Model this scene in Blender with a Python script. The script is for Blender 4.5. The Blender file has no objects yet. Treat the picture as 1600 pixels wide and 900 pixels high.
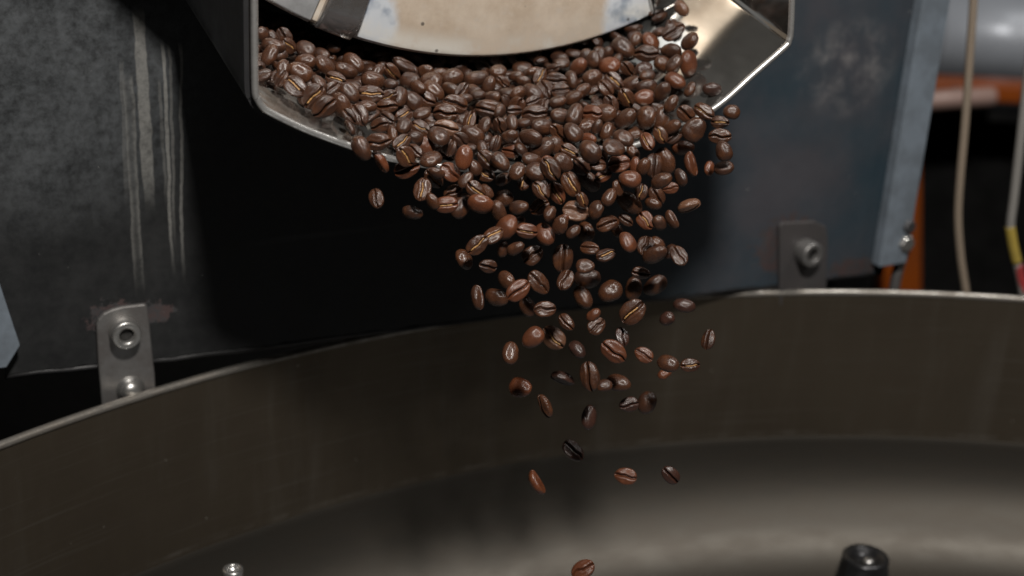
import bpy, bmesh, math, random
import numpy as np
from mathutils import Vector, Matrix, noise

# ------------------------------------------------------------------ camera
S = bpy.context.scene
COL = S.collection
PITCH, ROLL, F = math.radians(22), math.radians(3), 2222.0
CAM = Vector((0, 0, 1.30))
cp, sp = math.cos(PITCH), math.sin(PITCH)
cr, sr = math.cos(ROLL), math.sin(ROLL)
fwd, r0, u0 = Vector((0, cp, -sp)), Vector((1, 0, 0)), Vector((0, sp, cp))
RIGHT, UP = r0*cr + u0*sr, u0*cr - r0*sr
cam = bpy.data.cameras.new('camera')
camo = bpy.data.objects.new('camera', cam); COL.objects.link(camo)
M4 = Matrix((RIGHT, UP, -fwd)).transposed().to_4x4(); M4.translation = CAM
camo.matrix_world = M4
cam.sensor_width = 36; cam.lens = 50
cam.clip_start, cam.clip_end = 0.02, 50
cam.dof.use_dof = True; cam.dof.focus_distance = 0.695; cam.dof.aperture_fstop = 6.3
cam.dof.aperture_blades = 0
S.camera = camo

# ------------------------------------------------------------------ world + lamps
world = bpy.data.worlds.new('World'); S.world = world; world.use_nodes = True
bg = world.node_tree.nodes['Background']
bg.inputs[0].default_value = (0.80, 0.90, 1.0, 1); bg.inputs[1].default_value = 0.002

def lamp(name, loc, target, size, power, color, size_y=None):
    l = bpy.data.lights.new(name, 'AREA'); l.energy = power; l.color = color
    l.shape = 'RECTANGLE' if size_y else 'DISK'; l.size = size
    if size_y: l.size_y = size_y
    o = bpy.data.objects.new(name, l); COL.objects.link(o); o.location = loc
    o.rotation_euler = (Vector(target)-Vector(loc)).to_track_quat('-Z', 'Y').to_euler()
    return o
lamp('work_lamp', (0.13, -0.02, 1.93), (0.05, 0.72, 1.20), 0.11, 21.0, (1.0, 0.955, 0.90))
lamp('background_fill', (0.95, 0.95, 2.7), (0.75, 1.9, 1.1), 0.5, 19.0, (1.0, 0.97, 0.93))  # unseen lamp added to brighten the cabinet and duct behind

S.view_settings.view_transform = 'Standard'; S.view_settings.look = 'None'
S.view_settings.exposure = 0; S.view_settings.gamma = 1; S.view_settings.use_curve_mapping = False
S.render.engine = 'CYCLES'
S.render.resolution_x, S.render.resolution_y = 1024, 576

# ------------------------------------------------------------------ geometry of the place
RIMZ = CAM.z - 0.380            # height of the bin's rim
def ray(px, py):
    return (RIGHT*((px-800)/F) - UP*((py-450)/F) + fwd)
def on_z(px, py, z):
    r = ray(px, py); return CAM + r*((z-CAM.z)/r.z)
A_ = on_z(200, 620, RIMZ); B_ = on_z(1250, 459, RIMZ)
T = (B_-A_); T.z = 0; T.normalize()
N = Vector((T.y, -T.x, 0))      # towards the viewer
P0 = A_ - N*0.011               # a point on the front plate
YAW = math.atan2(T.y, T.x)
def PW(px, py, w):              # pixel ray meets the plane w metres in front of the plate
    r = ray(px, py); k = ((P0 + N*w - CAM).dot(N))/r.dot(N)
    return CAM + r*k
def loc(p):                     # world -> roaster frame (u right, y back, z up)
    d = p-P0; return Vector((d.dot(T), -d.dot(N), d.z))
def PL(px, py, w): return loc(PW(px, py, w))
def wor(v): return P0 + T*v[0] - N*v[1] + Vector((0, 0, v[2]))
def PD(px, py, y):              # pixel ray at world distance y
    r = ray(px, py); return CAM + r*(y/r.y)
def pix(p):
    d = p-CAM; z = d.dot(fwd); return 800+F*d.dot(RIGHT)/z, 450-F*d.dot(UP)/z, z

# ------------------------------------------------------------------ material helpers
def mat(name):
    m = bpy.data.materials.new(name); m.use_nodes = True
    return m, m.node_tree, m.node_tree.nodes['Principled BSDF']
class NT:
    def __init__(s, t): s.t = t
    def n(s, kind, **kw):
        n = s.t.nodes.new(kind)
        for k, v in kw.items(): setattr(n, k, v)
        return n
    def l(s, a, b): s.t.links.new(a, b)
    def val(s, sock, v):
        if isinstance(v, (int, float)): sock.default_value = v
        else: s.l(v, sock)
    def math(s, op, a, b=0.0, c=0.0, clamp=False):
        n = s.n('ShaderNodeMath', operation=op, use_clamp=clamp)
        s.val(n.inputs[0], a); s.val(n.inputs[1], b)
        if op in ('MULTIPLY_ADD', 'COMPARE', 'SMOOTH_MIN'): s.val(n.inputs[2], c)
        return n.outputs[0]
    def remap(s, x, a, b, lo=0.0, hi=1.0, smooth=True):
        n = s.n('ShaderNodeMapRange', interpolation_type='SMOOTHSTEP' if smooth else 'LINEAR')
        s.val(n.inputs['Value'], x)
        for i, v in zip(('From Min', 'From Max', 'To Min', 'To Max'), (a, b, lo, hi)): n.inputs[i].default_value = v
        return n.outputs[0]
    def noise(s, vec, scale, detail=4, rough=0.55, stretch=None):
        if stretch:
            mp = s.n('ShaderNodeMapping'); s.l(vec, mp.inputs[0]); mp.inputs['Scale'].default_value = stretch; vec = mp.outputs[0]
        n = s.n('ShaderNodeTexNoise'); s.l(vec, n.inputs['Vector'])
        n.inputs['Scale'].default_value = scale; n.inputs['Detail'].default_value = detail; n.inputs['Roughness'].default_value = rough
        return n.outputs['Fac']
    def mix(s, f, a, b):
        n = s.n('ShaderNodeMix', data_type='RGBA'); s.val(n.inputs[0], f)
        for sk, v in ((n.inputs[6], a), (n.inputs[7], b)):
            if isinstance(v, tuple): sk.default_value = (*v, 1)
            else: s.l(v, sk)
        return n.outputs[2]
    def bump(s, h, strength, dist):
        n = s.n('ShaderNodeBump'); n.inputs['Strength'].default_value = strength; n.inputs['Distance'].default_value = dist
        s.l(h, n.inputs['Height']); return n.outputs[0]
    def obj(s): return s.n('ShaderNodeTexCoord').outputs['Object']

def simple(name, col, rough=0.5, metal=0.0, nscale=60, amt=0.25, bump=0.0, col2=None, rvar=0.12, stretch=None):
    m, t, b = mat(name); g = NT(t); o = g.obj()
    f = g.noise(o, nscale, 5, 0.6, stretch)
    c2 = col2 or tuple(c*(1-amt) for c in col)
    g.l(g.mix(g.remap(f, 0.35, 0.65), col, c2), b.inputs['Base Color'])
    g.l(g.remap(f, 0.3, 0.7, rough-rvar, rough+rvar), b.inputs['Roughness'])
    b.inputs['Metallic'].default_value = metal
    if bump: g.l(g.bump(g.noise(o, nscale*4, 4), bump, 0.001), b.inputs['Normal'])
    return m

# ------------------------------------------------------------------ mesh helpers
def link(name, me, m, parent=None, smooth=True):
    o = bpy.data.objects.new(name, me); COL.objects.link(o)
    if m: me.materials.append(m)
    if smooth:
        for p in me.polygons: p.use_smooth = True
    if parent: o.parent = parent
    return o
def from_bm(name, bm, m, parent=None, smooth=False, bevel=0.0, segs=2):
    bmesh.ops.recalc_face_normals(bm, faces=bm.faces)
    me = bpy.data.meshes.new(name); bm.to_mesh(me); bm.free()
    o = link(name, me, m, parent, smooth)
    if bevel:
        b = o.modifiers.new('bevel', 'BEVEL'); b.width = bevel; b.segments = segs; b.limit_method = 'ANGLE'; b.angle_limit = math.radians(35)
        b.harden_normals = False
    return o
def empty(name, where=(0, 0, 0), rz=0):
    o = bpy.data.objects.new(name, None); COL.objects.link(o); o.location = where; o.rotation_euler.z = rz; o.empty_display_size = 0.02
    return o
def tag(o, label, cat, group=None):
    o['label'] = label; o['category'] = cat
    if group: o['group'] = group
def prism(bm, pts, off):        # closed outline (list of 3D points) pushed along off
    off = Vector(off)
    a = [bm.verts.new(p) for p in pts]; b = [bm.verts.new(Vector(p)+off) for p in pts]
    bm.faces.new(a); bm.faces.new(b[::-1])
    for i in range(len(a)):
        j = (i+1) % len(a); bm.faces.new((a[i], b[i], b[j], a[j]))
def revolve(bm, prof, axis_o, ax, ex, ey, seg=48):   # prof: (radius, height) open polyline; ends on the axis are closed
    rings = []
    for r, h in prof:
        c = axis_o + ax*h
        if r < 1e-6: rings.append([bm.verts.new(c)])
        else: rings.append([bm.verts.new(c + ex*(r*math.cos(2*math.pi*i/seg)) + ey*(r*math.sin(2*math.pi*i/seg))) for i in range(seg)])
    for A, B in zip(rings, rings[1:]):
        for i in range(seg):
            j = (i+1) % seg
            if len(A) == 1 and len(B) == 1: continue
            if len(A) == 1: bm.faces.new((A[0], B[i], B[j]))
            elif len(B) == 1: bm.faces.new((A[i], B[0], A[j]))
            else: bm.faces.new((A[i], B[i], B[j], A[j]))
def tube(bm, pts, rad, seg=14, caps=True):
    pts = [Vector(p) for p in pts]; rings = []
    for i, p in enumerate(pts):
        d = (pts[min(i+1, len(pts)-1)]-pts[max(i-1, 0)]).normalized()
        e = d.cross(Vector((0.3, 1, 0.2))).normalized(); f = d.cross(e)
        r = rad[i] if isinstance(rad, (list, tuple)) else rad
        rings.append([bm.verts.new(p + e*(r*math.cos(2*math.pi*k/seg)) + f*(r*math.sin(2*math.pi*k/seg))) for k in range(seg)])
    for A, B in zip(rings, rings[1:]):
        for k in range(seg):
            j = (k+1) % seg; bm.faces.new((A[k], A[j], B[j], B[k]))
    if caps: bm.faces.new(rings[0][::-1]); bm.faces.new(rings[-1])
def catmull(pts, n):
    out = []; P = [Vector(p) for p in pts]
    for i in range(len(P)-1):
        a, b, c, d = P[max(i-1, 0)], P[i], P[i+1], P[min(i+2, len(P)-1)]
        for k in range(n):
            t = k/n
            out.append(0.5*((2*b)+(c-a)*t+(2*a-5*b+4*c-d)*t*t+(3*b-a-3*c+d)*t**3))
    out.append(P[-1]); return out
X, Y, Z = Vector((1, 0, 0)), Vector((0, 1, 0)), Vector((0, 0, 1))

# ================================================================== ROASTER
roaster = empty('coffee_roaster', P0, YAW)
tag(roaster, 'dark steel coffee roaster front with open discharge chute pouring out beans', 'roaster')
WL = 0.165                      # how far the chute lip stands in front of the plate
TH = 0.004                      # plate thickness

# ---- front plate material
def plate_material():
    m, t, b = mat('blackened_plate'); g = NT(t); o = g.obj()
    sep = g.n('ShaderNodeSeparateXYZ'); g.l(o, sep.inputs[0]); u, z = sep.outputs[0], sep.outputs[2]
    big = g.noise(o, 7, 5, 0.6); mid = g.noise(o, 30, 6, 0.65); fine = g.noise(o, 260, 4, 0.7)
    grit = g.noise(o, 120, 5, 0.75)
    base = g.mix(g.remap(g.math('ADD', g.math('MULTIPLY', mid, 0.6), g.math('MULTIPLY', grit, 0.4)), 0.30, 0.70), (0.014, 0.0146, 0.0152), (0.023, 0.0236, 0.0242))
    scr = g.noise(o, 70, 4, 0.6, (0.05, 1, 1.5))
    base = g.mix(g.math('MULTIPLY', g.remap(scr, 0.62, 0.74), 0.30), base, (0.07, 0.071, 0.072))
    # bluer tone towards the right side of the plate
    ub = PL(1150, 250, 0)[0]
    blue = g.mix(g.remap(big, 0.35, 0.68), (0.026, 0.043, 0.056), (0.056, 0.056, 0.064))
    base = g.mix(g.remap(g.math('ADD', u, g.math('MULTIPLY', big, 0.12)), ub-0.05, ub+0.10), base, blue)
    # scuffed area left of the chute, its sheen painted in as paler colour
    c = PL(60, 110, 0)
    dx = g.math('DIVIDE', g.math('SUBTRACT', u, c[0]), 0.085); dz = g.math('DIVIDE', g.math('SUBTRACT', z, c[2]), 0.078)
    d2 = g.math('ADD', g.math('MULTIPLY', dx, dx), g.math('MULTIPLY', dz, dz))
    scuff_sheen = g.math('MULTIPLY', g.remap(d2, 1.9, 0.0), g.remap(g.math('ADD', g.math('MULTIPLY', mid, 0.6), g.math('ADD', g.math('MULTIPLY', grit, 0.7), g.math('MULTIPLY', fine, 0.9))), 0.65, 1.50))
    base = g.mix(g.math('MULTIPLY', scuff_sheen, 0.62), base, (0.105, 0.114, 0.122))
    # white smudge on the blue side
    c = PL(1325, 105, 0)
    dx = g.math('DIVIDE', g.math('SUBTRACT', u, c[0]), 0.044); dz = g.math('DIVIDE', g.math('SUBTRACT', z, c[2]), 0.036)
    d2 = g.math('ADD', g.math('MULTIPLY', dx, dx), g.math('MULTIPLY', dz, dz))
    sm = g.math('MULTIPLY', g.remap(d2, 1.3, 0.0), g.remap(g.noise(o, 48, 4, 0.65), 0.40, 0.75))
    base = g.mix(g.math('MULTIPLY', sm, 0.7), base, (0.20, 0.19, 0.19))
    # bare reddish primer where the brackets were fitted
    for (px, py, ru, rz) in ((176, 494, 0.0125, 0.0085), (236, 489, 0.0125, 0.0065), (1228, 383, 0.024, 0.022), (1335, 418, 0.022, 0.008)):
        c = PL(px, py, 0)
        dx = g.math('DIVIDE', g.math('SUBTRACT', u, c[0]), ru); dz = g.math('DIVIDE', g.math('SUBTRACT', z, c[2]), rz)
        d2 = g.math('SQRT', g.math('ADD', g.math('MULTIPLY', dx, dx), g.math('MULTIPLY', dz, dz)))
        d2 = g.math('ADD', d2, g.math('MULTIPLY', g.math('SUBTRACT', g.noise(o, 140, 6, 0.75), 0.5), 3.4))
        prim = g.mix(g.remap(g.noise(o, 130, 4, 0.7), 0.4, 0.6), (0.066, 0.046, 0.045), (0.050, 0.049, 0.051))
        base = g.mix(g.remap(d2, 1.12, 0.9), base, prim)
    # dried runs down the plate
    rm = None
    wob = g.math('MULTIPLY', g.math('SUBTRACT', g.noise(o, 20, 3, 0.6, (1, 1, 1.2)), 0.5), 0.006)
    for (x0, y0, x1, y1, wd, st, hollow) in (
            (215, 8, 236, 340, 0.0056, 0.75, 0), (199, 110, 219, 475, 0.0054, 0.50, 1), (252, 60, 273, 440, 0.0018, 0.75, 0),
            (262, 60, 276, 400, 0.0016, 0.40, 0), (280, 60, 287, 450, 0.0018, 0.70, 0), (246, 120, 262, 330, 0.0015, 0.28, 0),
            (190, 90, 198, 330, 0.0022, 0.22, 0)):
        a, e = PL(x0, y0, 0), PL(x1, y1, 0)
        tt = g.math('DIVIDE', g.math('SUBTRACT', z, a[2]), e[2]-a[2])
        uc = g.math('MULTIPLY_ADD', tt, e[0]-a[0], a[0])
        d = g.math('ABSOLUTE', g.math('SUBTRACT', g.math('ADD', u, wob), uc))
        d = g.math('ADD', d, g.math('MULTIPLY', g.math('SUBTRACT', mid, 0.5), wd*0.9))
        k = g.remap(d, wd*0.60, wd*0.42)
        if hollow: k = g.math('MULTIPLY', k, g.remap(d, wd*0.05, wd*0.5, 0.30, 1.0))
        ends = g.math('MULTIPLY', g.remap(tt, 0.0, 0.06), g.remap(tt, 1.0, 0.72))
        k = g.math('MULTIPLY', g.math('MULTIPLY', k, ends), g.remap(g.math('ADD', fine, g.math('MULTIPLY', mid, 0.8)), 0.55, 1.05, 0.35*st, st))
        rm = k if rm is None else g.math('MAXIMUM', rm, k)
    base = g.mix(rm, base, (0.20, 0.197, 0.185))
    # pale specks
    vor = g.n('ShaderNodeTexVoronoi'); g.l(o, vor.inputs['Vector']); vor.inputs['Scale'].default_value = 85
    base = g.mix(g.math('MULTIPLY', g.remap(vor.outputs['Distance'], 0.075, 0.05), g.remap(fine, 0.55, 0.6)), base, (0.22, 0.22, 0.21))
    g.l(base, b.inputs['Base Color'])
    g.l(g.remap(mid, 0.3, 0.7, 0.38, 0.60), b.inputs['Roughness'])
    b.inputs['Metallic'].default_value = 0.25; b.inputs['Specular IOR Level'].default_value = 0.3
    g.l(g.bump(g.math('ADD', g.math('MULTIPLY', fine, 0.4), g.math('ADD', mid, g.math('MULTIPLY', rm, 0.6))), 0.25, 0.0008), b.inputs['Normal'])
    return m
M_plate = plate_material()
M_black = simple('black_paint', (0.012, 0.012, 0.013), 0.55, 0.0, 40, 0.5, 0.1)
M_soot_shade = simple('soot_shade_iron', (0.010, 0.009, 0.008), 0.85, 0.0, 60, 0.5, 0.2)  # sooty black, shared by the painted shade in the bolt holes
M_zinc = simple('zinc_steel', (0.27, 0.265, 0.26), 0.45, 0.8, 55, 0.35, 0.12, (0.16, 0.15, 0.145))
M_bolt = simple('bolt_steel', (0.58, 0.57, 0.55), 0.30, 0.9, 120, 0.3, 0.05)
M_dark = simple('dark_bolt', (0.10, 0.10, 0.105), 0.4, 0.7, 120, 0.3, 0.05)
M_dull = simple('dull_grey_steel', (0.075, 0.072, 0.073), 0.5, 0.5, 55, 0.35, 0.12, (0.07, 0.064, 0.064))
M_dullbolt = simple('dull_bolt', (0.22, 0.215, 0.21), 0.42, 0.75, 120, 0.3, 0.05)
M_greystrip = simple('grey_painted_strip', (0.15, 0.178, 0.21), 0.5, 0.1, 45, 0.3, 0.12, (0.10, 0.118, 0.138))

# ---- front plate: slightly ragged lower edge
bm = bmesh.new()
low = [(8, 585), (60, 579), (130, 571), (170, 567), (238, 562), (320, 551), (400, 541), (700, 503), (1080, 459), (1250, 440), (1380, 424)]
pts = [PL(x, y, 0) for x, y in low]
rr = random.Random(3); edge = []
for a, b in zip(pts, pts[1:]):
    n = max(1, int((b-a).length/0.006))
    for i in range(n): edge.append(a.lerp(b, i/n) + Vector((0, 0, rr.uniform(-0.0007, 0.0007))))
edge.append(pts[-1])
top = [PL(1462, -60, 0), PL(1500, -420, 0), PL(-160, -420, 0), PL(-40, 300, 0)]
for p in edge+top: p.y = 0
prism(bm, edge+top, (0, TH, 0))
plate = from_bm('front_plate', bm, M_plate, roaster)
plate['label'] = 'blackened steel front plate with pale dried runs and bluish right side'
# rolled dull rim along the lower edge of the plate
bm = bmesh.new()
tube(bm, [p+Vector((0, 0.002, -0.0016)) for p in edge[::3]], 0.0019, 8)
from_bm('plate_lower_lip', bm, M_black, roaster, True)

# ---- black body behind the plate, reaching below into the dark gap
bm = bmesh.new()
a, b = PL(-30, 600, 0), PL(1385, 420, 0)
x0, x1 = a[0]-0.02, b[0]-0.004
prism(bm, [(x0, 0.26, -0.62), (x1, 0.26, -0.62), (x1, 0.26, 0.55), (x0, 0.26, 0.55)], (0, 0.5, 0))
from_bm('body', bm, M_soot_shade, roaster, bevel=0.004)

# ---- side flange strips
def strip(name, quad, w0, w1, m):
    bm = bmesh.new(); P = [PL(x, y, w0) for x, y in quad]
    prism(bm, P, (0, -(w1-w0), 0)); o = from_bm(name, bm, m, roaster, bevel=0.0008)
    return o
o = strip('edge_strip', [(1437, -60), (1480, -60), (1403, 404), (1361, 411)], 0.0005, 0.010, M_greystrip)
o['label'] = 'grey-blue painted strip on the right edge of the plate'
o = strip('edge_strip', [(-90, 300), (-48, 300), (27, 528), (6, 562), (-30, 566)], 0.0005, 0.012, M_greystrip)
# bent strap and two nuts beside the right strip
bm = bmesh.new()
q = catmull([PL(1420, 372, -0.002), PL(1410, 400, -0.002), PL(1401, 430, -0.002), PL(1394, 470, -0.002)], 5)
tube(bm, q, 0.0042, 10)
from_bm('drain_pipe', bm, M_zinc, roaster, True)
for (px, py, r, m) in ((1412, 350, 0.0062, M_dark), (1408, 377, 0.0075, M_bolt)):
    bm = bmesh.new(); c = PL(px, py, 0.004)
    revolve(bm, [(0, -0.012), (r, -0.012), (r, 0.006), (r*0.8, 0.0085), (0, 0.0085)], c, -Y, X, Z, 6)
    from_bm('nut', bm, m, roaster, bevel=0.0006)

# ---- mounting brackets with socket bolts
def socket_bolt(parent, c, r, h, m):
    bm = bmesh.new()
    revolve(bm, [(r*0.98, -0.001), (r, 0.0006), (r, h-0.0014), (r*0.95, h-0.0004), (r*0.88, h), (r*0.53, h), (r*0.50, h-0.0006), (r*0.49, h*0.30), (0, h*0.25)], c, -Y, X, Z, 40)
    o = from_bm('socket_bolt', bm, m, parent, True)
    bm = bmesh.new(); revolve(bm, [(r*0.484, h*0.32), (r*0.484, h*0.70), (r*0.40, h*0.72), (0, h*0.66)], c, -Y, X, Z, 6)
    from_bm('socket_bolt', bm, M_soot_shade, parent, False).name = 'socket_shade'  # black insert paints the shade inside the bolt hole
    return o
def bracket(outline, w, bolt_px, rb, hb, nut_px, rn, label, mb=None, mn=None):
    P = [PL(x, y, w) for x, y in outline]
    bm = bmesh.new(); prism(bm, P, (0, -0.0032, 0))
    o = from_bm('mounting_bracket', bm, mb or M_zinc, roaster, bevel=0.0009); o['label'] = label
    socket_bolt(o, PL(*bolt_px, w+0.0032), rb, hb, mn or M_bolt)
    if not nut_px: return o
    c = PL(*nut_px, w+0.0032); bm = bmesh.new()
    revolve(bm, [(rn*1.25, 0.0), (rn*1.25, 0.0012), (rn*0.95, 0.0016), (rn*0.93, 0.0034), (rn*0.75, 0.0052), (rn*0.4, 0.0062), (0.0, 0.0064)], c, -Y, X, Z, 32)
    from_bm('button_bolt', bm, mn or M_bolt, o, True)
    return o
bracket([(149, 505), (152, 496), (160, 487), (172, 481), (190, 476), (225, 472), (228, 475), (231, 492), (236, 545), (240, 580), (246, 670), (166, 690), (158, 633), (152, 565)],
        0.0008, (193, 515), 0.0086, 0.0100, (204, 608), 0.0066, 'worn zinc bracket left of the chute with a bright socket bolt')
bracket([(1214, 352), (1218, 346), (1270, 344), (1287, 352), (1290, 372), (1287, 470), (1215, 476)],
        0.0008, (1256, 391), 0.0092, 0.0120, None, 0.0060, 'dull bracket on the bluish right side of the plate', M_dull, M_dullbolt)

# ---- discharge chute
LIP_PX = [(400, -150), (401, -60), (402, 60), (403, 138), (406, 151), (413, 163), (426, 172), (480, 198), (550, 224), (615, 244), (700, 257), (800, 259), (900, 247),
          (1000, 220), (1070, 190), (1122, 160), (1175, 113), (1222, 72), (1229, 62), (1232, 40), (1235, -60), (1237, -150)]
LIP = [PL(x, y, WL) for x, y in LIP_PX]
LIPC = LIP[:1] + LIP[2:]
lipc = catmull(LIP, 6)
SLOPE = 0.22
nstep = 10
def chute_sheet(off_in):
    pts2 = [(p.x, p.z) for p in lipc]; out = []
    for i, (x, z) in enumerate(pts2):
        a = pts2[max(i-1, 0)]; b = pts2[min(i+1, len(pts2)-1)]
        dx, dz = b[0]-a[0], b[1]-a[1]; L = math.hypot(dx, dz)
        out.append((x + dz/L*off_in, z - dx/L*off_in))     # outwards: below / outside
    return out
inner = [(p.x, p.z) for p in lipc]; outer = chute_sheet(0.0026)
M_chute = None
def chute_material():
    m, t, b = mat('polished_chute'); g = NT(t); o = g.obj()
    br = g.noise(o, 40, 5, 0.6, (1.0, 0.12, 1.0)); n2 = g.noise(o, 90, 5, 0.65)
    sep = g.n('ShaderNodeSeparateXYZ'); g.l(o, sep.inputs[0])
    oil = g.remap(g.math('ADD', sep.outputs[0], g.math('MULTIPLY', n2, 0.05)), LIP[7].x+0.08, LIP[7].x-0.05)
    c = g.mix(g.remap(br, 0.35, 0.65), (0.28, 0.275, 0.26), (0.19, 0.186, 0.175))
    c = g.mix(g.math('MULTIPLY', oil, g.remap(n2, 0.35, 0.6)), c, (0.25, 0.17, 0.115))     # baked-on coffee oil
    g.l(c, b.inputs['Base Color']); g.l(g.remap(oil, 0.0, 1.0, 0.92, 0.45), b.inputs['Metallic'])
    g.l(g.math('ADD', g.remap(br, 0.3, 0.7, 0.06, 0.14), g.math('MULTIPLY', oil, 0.26)), b.inputs['Roughness'])
    g.l(g.bump(g.math('ADD', br, g.math('MULTIPLY', n2, 0.25)), 0.06, 0.0006), b.inputs['Normal'])
    return m
M_chute = chute_material()
def sheet(name, prof_in, prof_out, y_front, y_back, m, parent):
    bm = bmesh.new(); R = []
    for prof in (prof_in, prof_out):
        rows = []
        for k in range(nstep+1):
            y = y_front + (y_back-y_front)*k/nstep
            rows.append([bm.verts.new((x, y, z + SLOPE*(y-(-WL)))) for x, z in prof])
        R.append(rows)
    A, B = R
    for rows, fl in ((A, 0), (B, 1)):
        for k in range(nstep):
            for i in range(len(rows[0])-1):
                f = (rows[k][i], rows[k][i+1], rows[k+1][i+1], rows[k+1][i])
                bm.faces.new(f if not fl else f[::-1])
    for k in (0, nstep):
        for i in range(len(A[0])-1): bm.faces.new((A[k][i], A[k][i+1], B[k][i+1], B[k][i]))
    for k in range(nstep):
        for i in (0, -1): bm.faces.new((A[k][i], A[k+1][i], B[k+1][i], B[k][i]))
    o = from_bm(name, bm, m, parent, True)
    md = o.modifiers.new('es', 'EDGE_SPLIT'); md.split_angle = math.radians(40)
    return o
chute = sheet('chute', inner, outer, -WL, -0.0005, M_chute, roaster)
chute['label'] = 'wide polished steel discharge chute with a rounded trough'
# blackened outer casing of the chute and the bright worn lip
out2 = chute_sheet(0.0052); out1 = chute_sheet(0.0029)
sheet('casing', out1, out2, -WL+0.003, -0.0005, M_black, chute)
M_lip = simple('worn_lip_steel', (0.76, 0.75, 0.73), 0.33, 0.85, 110, 0.45, 0.12)
bm = bmesh.new(); mid = chute_sheet(0.0014)
tube(bm, [Vector((x, -WL-0.0003, z)) for x, z in mid], 0.0017, 10)
from_bm('lip_edge', bm, M_lip, chute, True)

# ---- round discharge door above the trough
WD = 0.080
arc = [(420, 0), (470, 30), (545, 57), (640, 80), (755, 90), (860, 80), (960, 52), (1055, 5)]
q = np.array([[PL(x, y, WD)[0], PL(x, y, WD)[2]] for x, y in arc])
sol = np.linalg.lstsq(np.c_[2*q, np.ones(len(q))], (q**2).sum(1), rcond=None)[0]
DCX, DCZ = float(sol[0]), float(sol[1]); DR = math.sqrt(sol[2]+DCX**2+DCZ**2)
def door_material():
    m, t, b = mat('stained_door_steel'); g = NT(t); o = g.obj()
    n1 = g.noise(o, 26, 6, 0.65); n2 = g.noise(o, 150, 5, 0.7); n3 = g.noise(o, 14, 3, 0.5)
    sep = g.n('ShaderNodeSeparateXYZ'); g.l(o, sep.inputs[0])
    c = g.mix(g.remap(n1, 0.3, 0.7), (0.76, 0.655, 0.54), (0.53, 0.42, 0.315))
    c = g.mix(g.math('MULTIPLY', g.remap(n2, 0.5, 0.75), 0.5), c, (0.66, 0.60, 0.53))
    for (px, py, ru, rz) in ((575, 40, 0.018, 0.020), (990, 15, 0.020, 0.03)):          # bluish-white reflections painted into the door colour
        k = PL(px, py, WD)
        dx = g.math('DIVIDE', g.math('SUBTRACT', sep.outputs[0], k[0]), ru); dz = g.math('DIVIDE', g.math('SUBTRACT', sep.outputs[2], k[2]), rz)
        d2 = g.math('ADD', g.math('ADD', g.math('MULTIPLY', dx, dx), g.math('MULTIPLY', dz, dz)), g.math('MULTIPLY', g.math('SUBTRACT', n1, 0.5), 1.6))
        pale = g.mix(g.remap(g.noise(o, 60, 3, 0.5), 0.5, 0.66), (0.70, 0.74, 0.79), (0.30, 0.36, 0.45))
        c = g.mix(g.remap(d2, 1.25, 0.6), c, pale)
    # soot specks and scorched margin
    rad = g.math('SQRT', g.math('ADD', g.math('POWER', g.math('SUBTRACT', sep.outputs[0], DCX), 2.0), g.math('POWER', g.math('SUBTRACT', sep.outputs[2], DCZ), 2.0)))
    mar = g.math('MULTIPLY', g.remap(rad, DR-0.016, DR-0.004), g.remap(n1, 0.42, 0.62))
    c = g.mix(g.math('MULTIPLY', mar, 0.8), c, (0.80, 0.78, 0.72))
    vor = g.n('ShaderNodeTexVoronoi'); g.l(o, vor.inputs['Vector']); vor.inputs['Scale'].default_value = 70
    c = g.mix(g.remap(vor.outputs['Distance'], 0.085, 0.055, 0, 0.8), c, (0.07, 0.06, 0.05))
    g.l(c, b.inputs['Base Color']); b.inputs['Metallic'].default_value = 0.45
    g.l(g.remap(n1, 0.3, 0.7, 0.28, 0.48), b.inputs['Roughness'])
    g.l(g.bump(g.math('ADD', n1, g.math('MULTIPLY', n2, 0.3)), 0.15, 0.001), b.inputs['Normal'])
    return m
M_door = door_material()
M_chrome = simple('dark_polished_steel', (0.42, 0.42, 0.43), 0.27, 0.9, 50, 0.5, 0.1, (0.26, 0.23, 0.21), 0.08)
M_satin = simple('satin_steel', (0.46, 0.47, 0.48), 0.40, 0.55, 60, 0.4, 0.06)
M_polish = simple('polished_rim', (0.62, 0.61, 0.60), 0.2, 1.0, 60, 0.3, 0.06)
bm = bmesh.new()
cc = Vector((DCX, -WD, DCZ))
revolve(bm, [(0, -0.028), (DR-0.002, -0.028), (DR, -0.026), (DR, -0.003), (DR-0.0015, -0.0006), (DR-0.0035, 0), (DR-0.05, 0.0012), (0, 0.0020)], cc, -Y, X, Z, 160)
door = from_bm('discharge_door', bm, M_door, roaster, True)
md = door.modifiers.new('es', 'EDGE_SPLIT'); md.split_angle = math.radians(35)
bm = bmesh.new()
revolve(bm, [(DR-0.052, 0.0005), (DR-0.052, 0.004), (DR-0.055, 0.0055), (DR-0.060, 0.0055), (DR-0.062, 0.003), (0, 0.0035)], cc, -Y, X, Z, 120)
from_bm('added_dark_disc', bm, M_soot_shade, door, True)  # unseen dark disc added so the chute wing reflects less door
door['label'] = 'round stained beige steel door above the beans'
def polar(ang, r, y): return Vector((DCX + r*math.sin(ang), y, DCZ - r*math.cos(ang)))
def ang_of(px, py):
    p = PL(px, py, WD); return math.atan2(p.x-DCX, DCZ-p.z)
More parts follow.
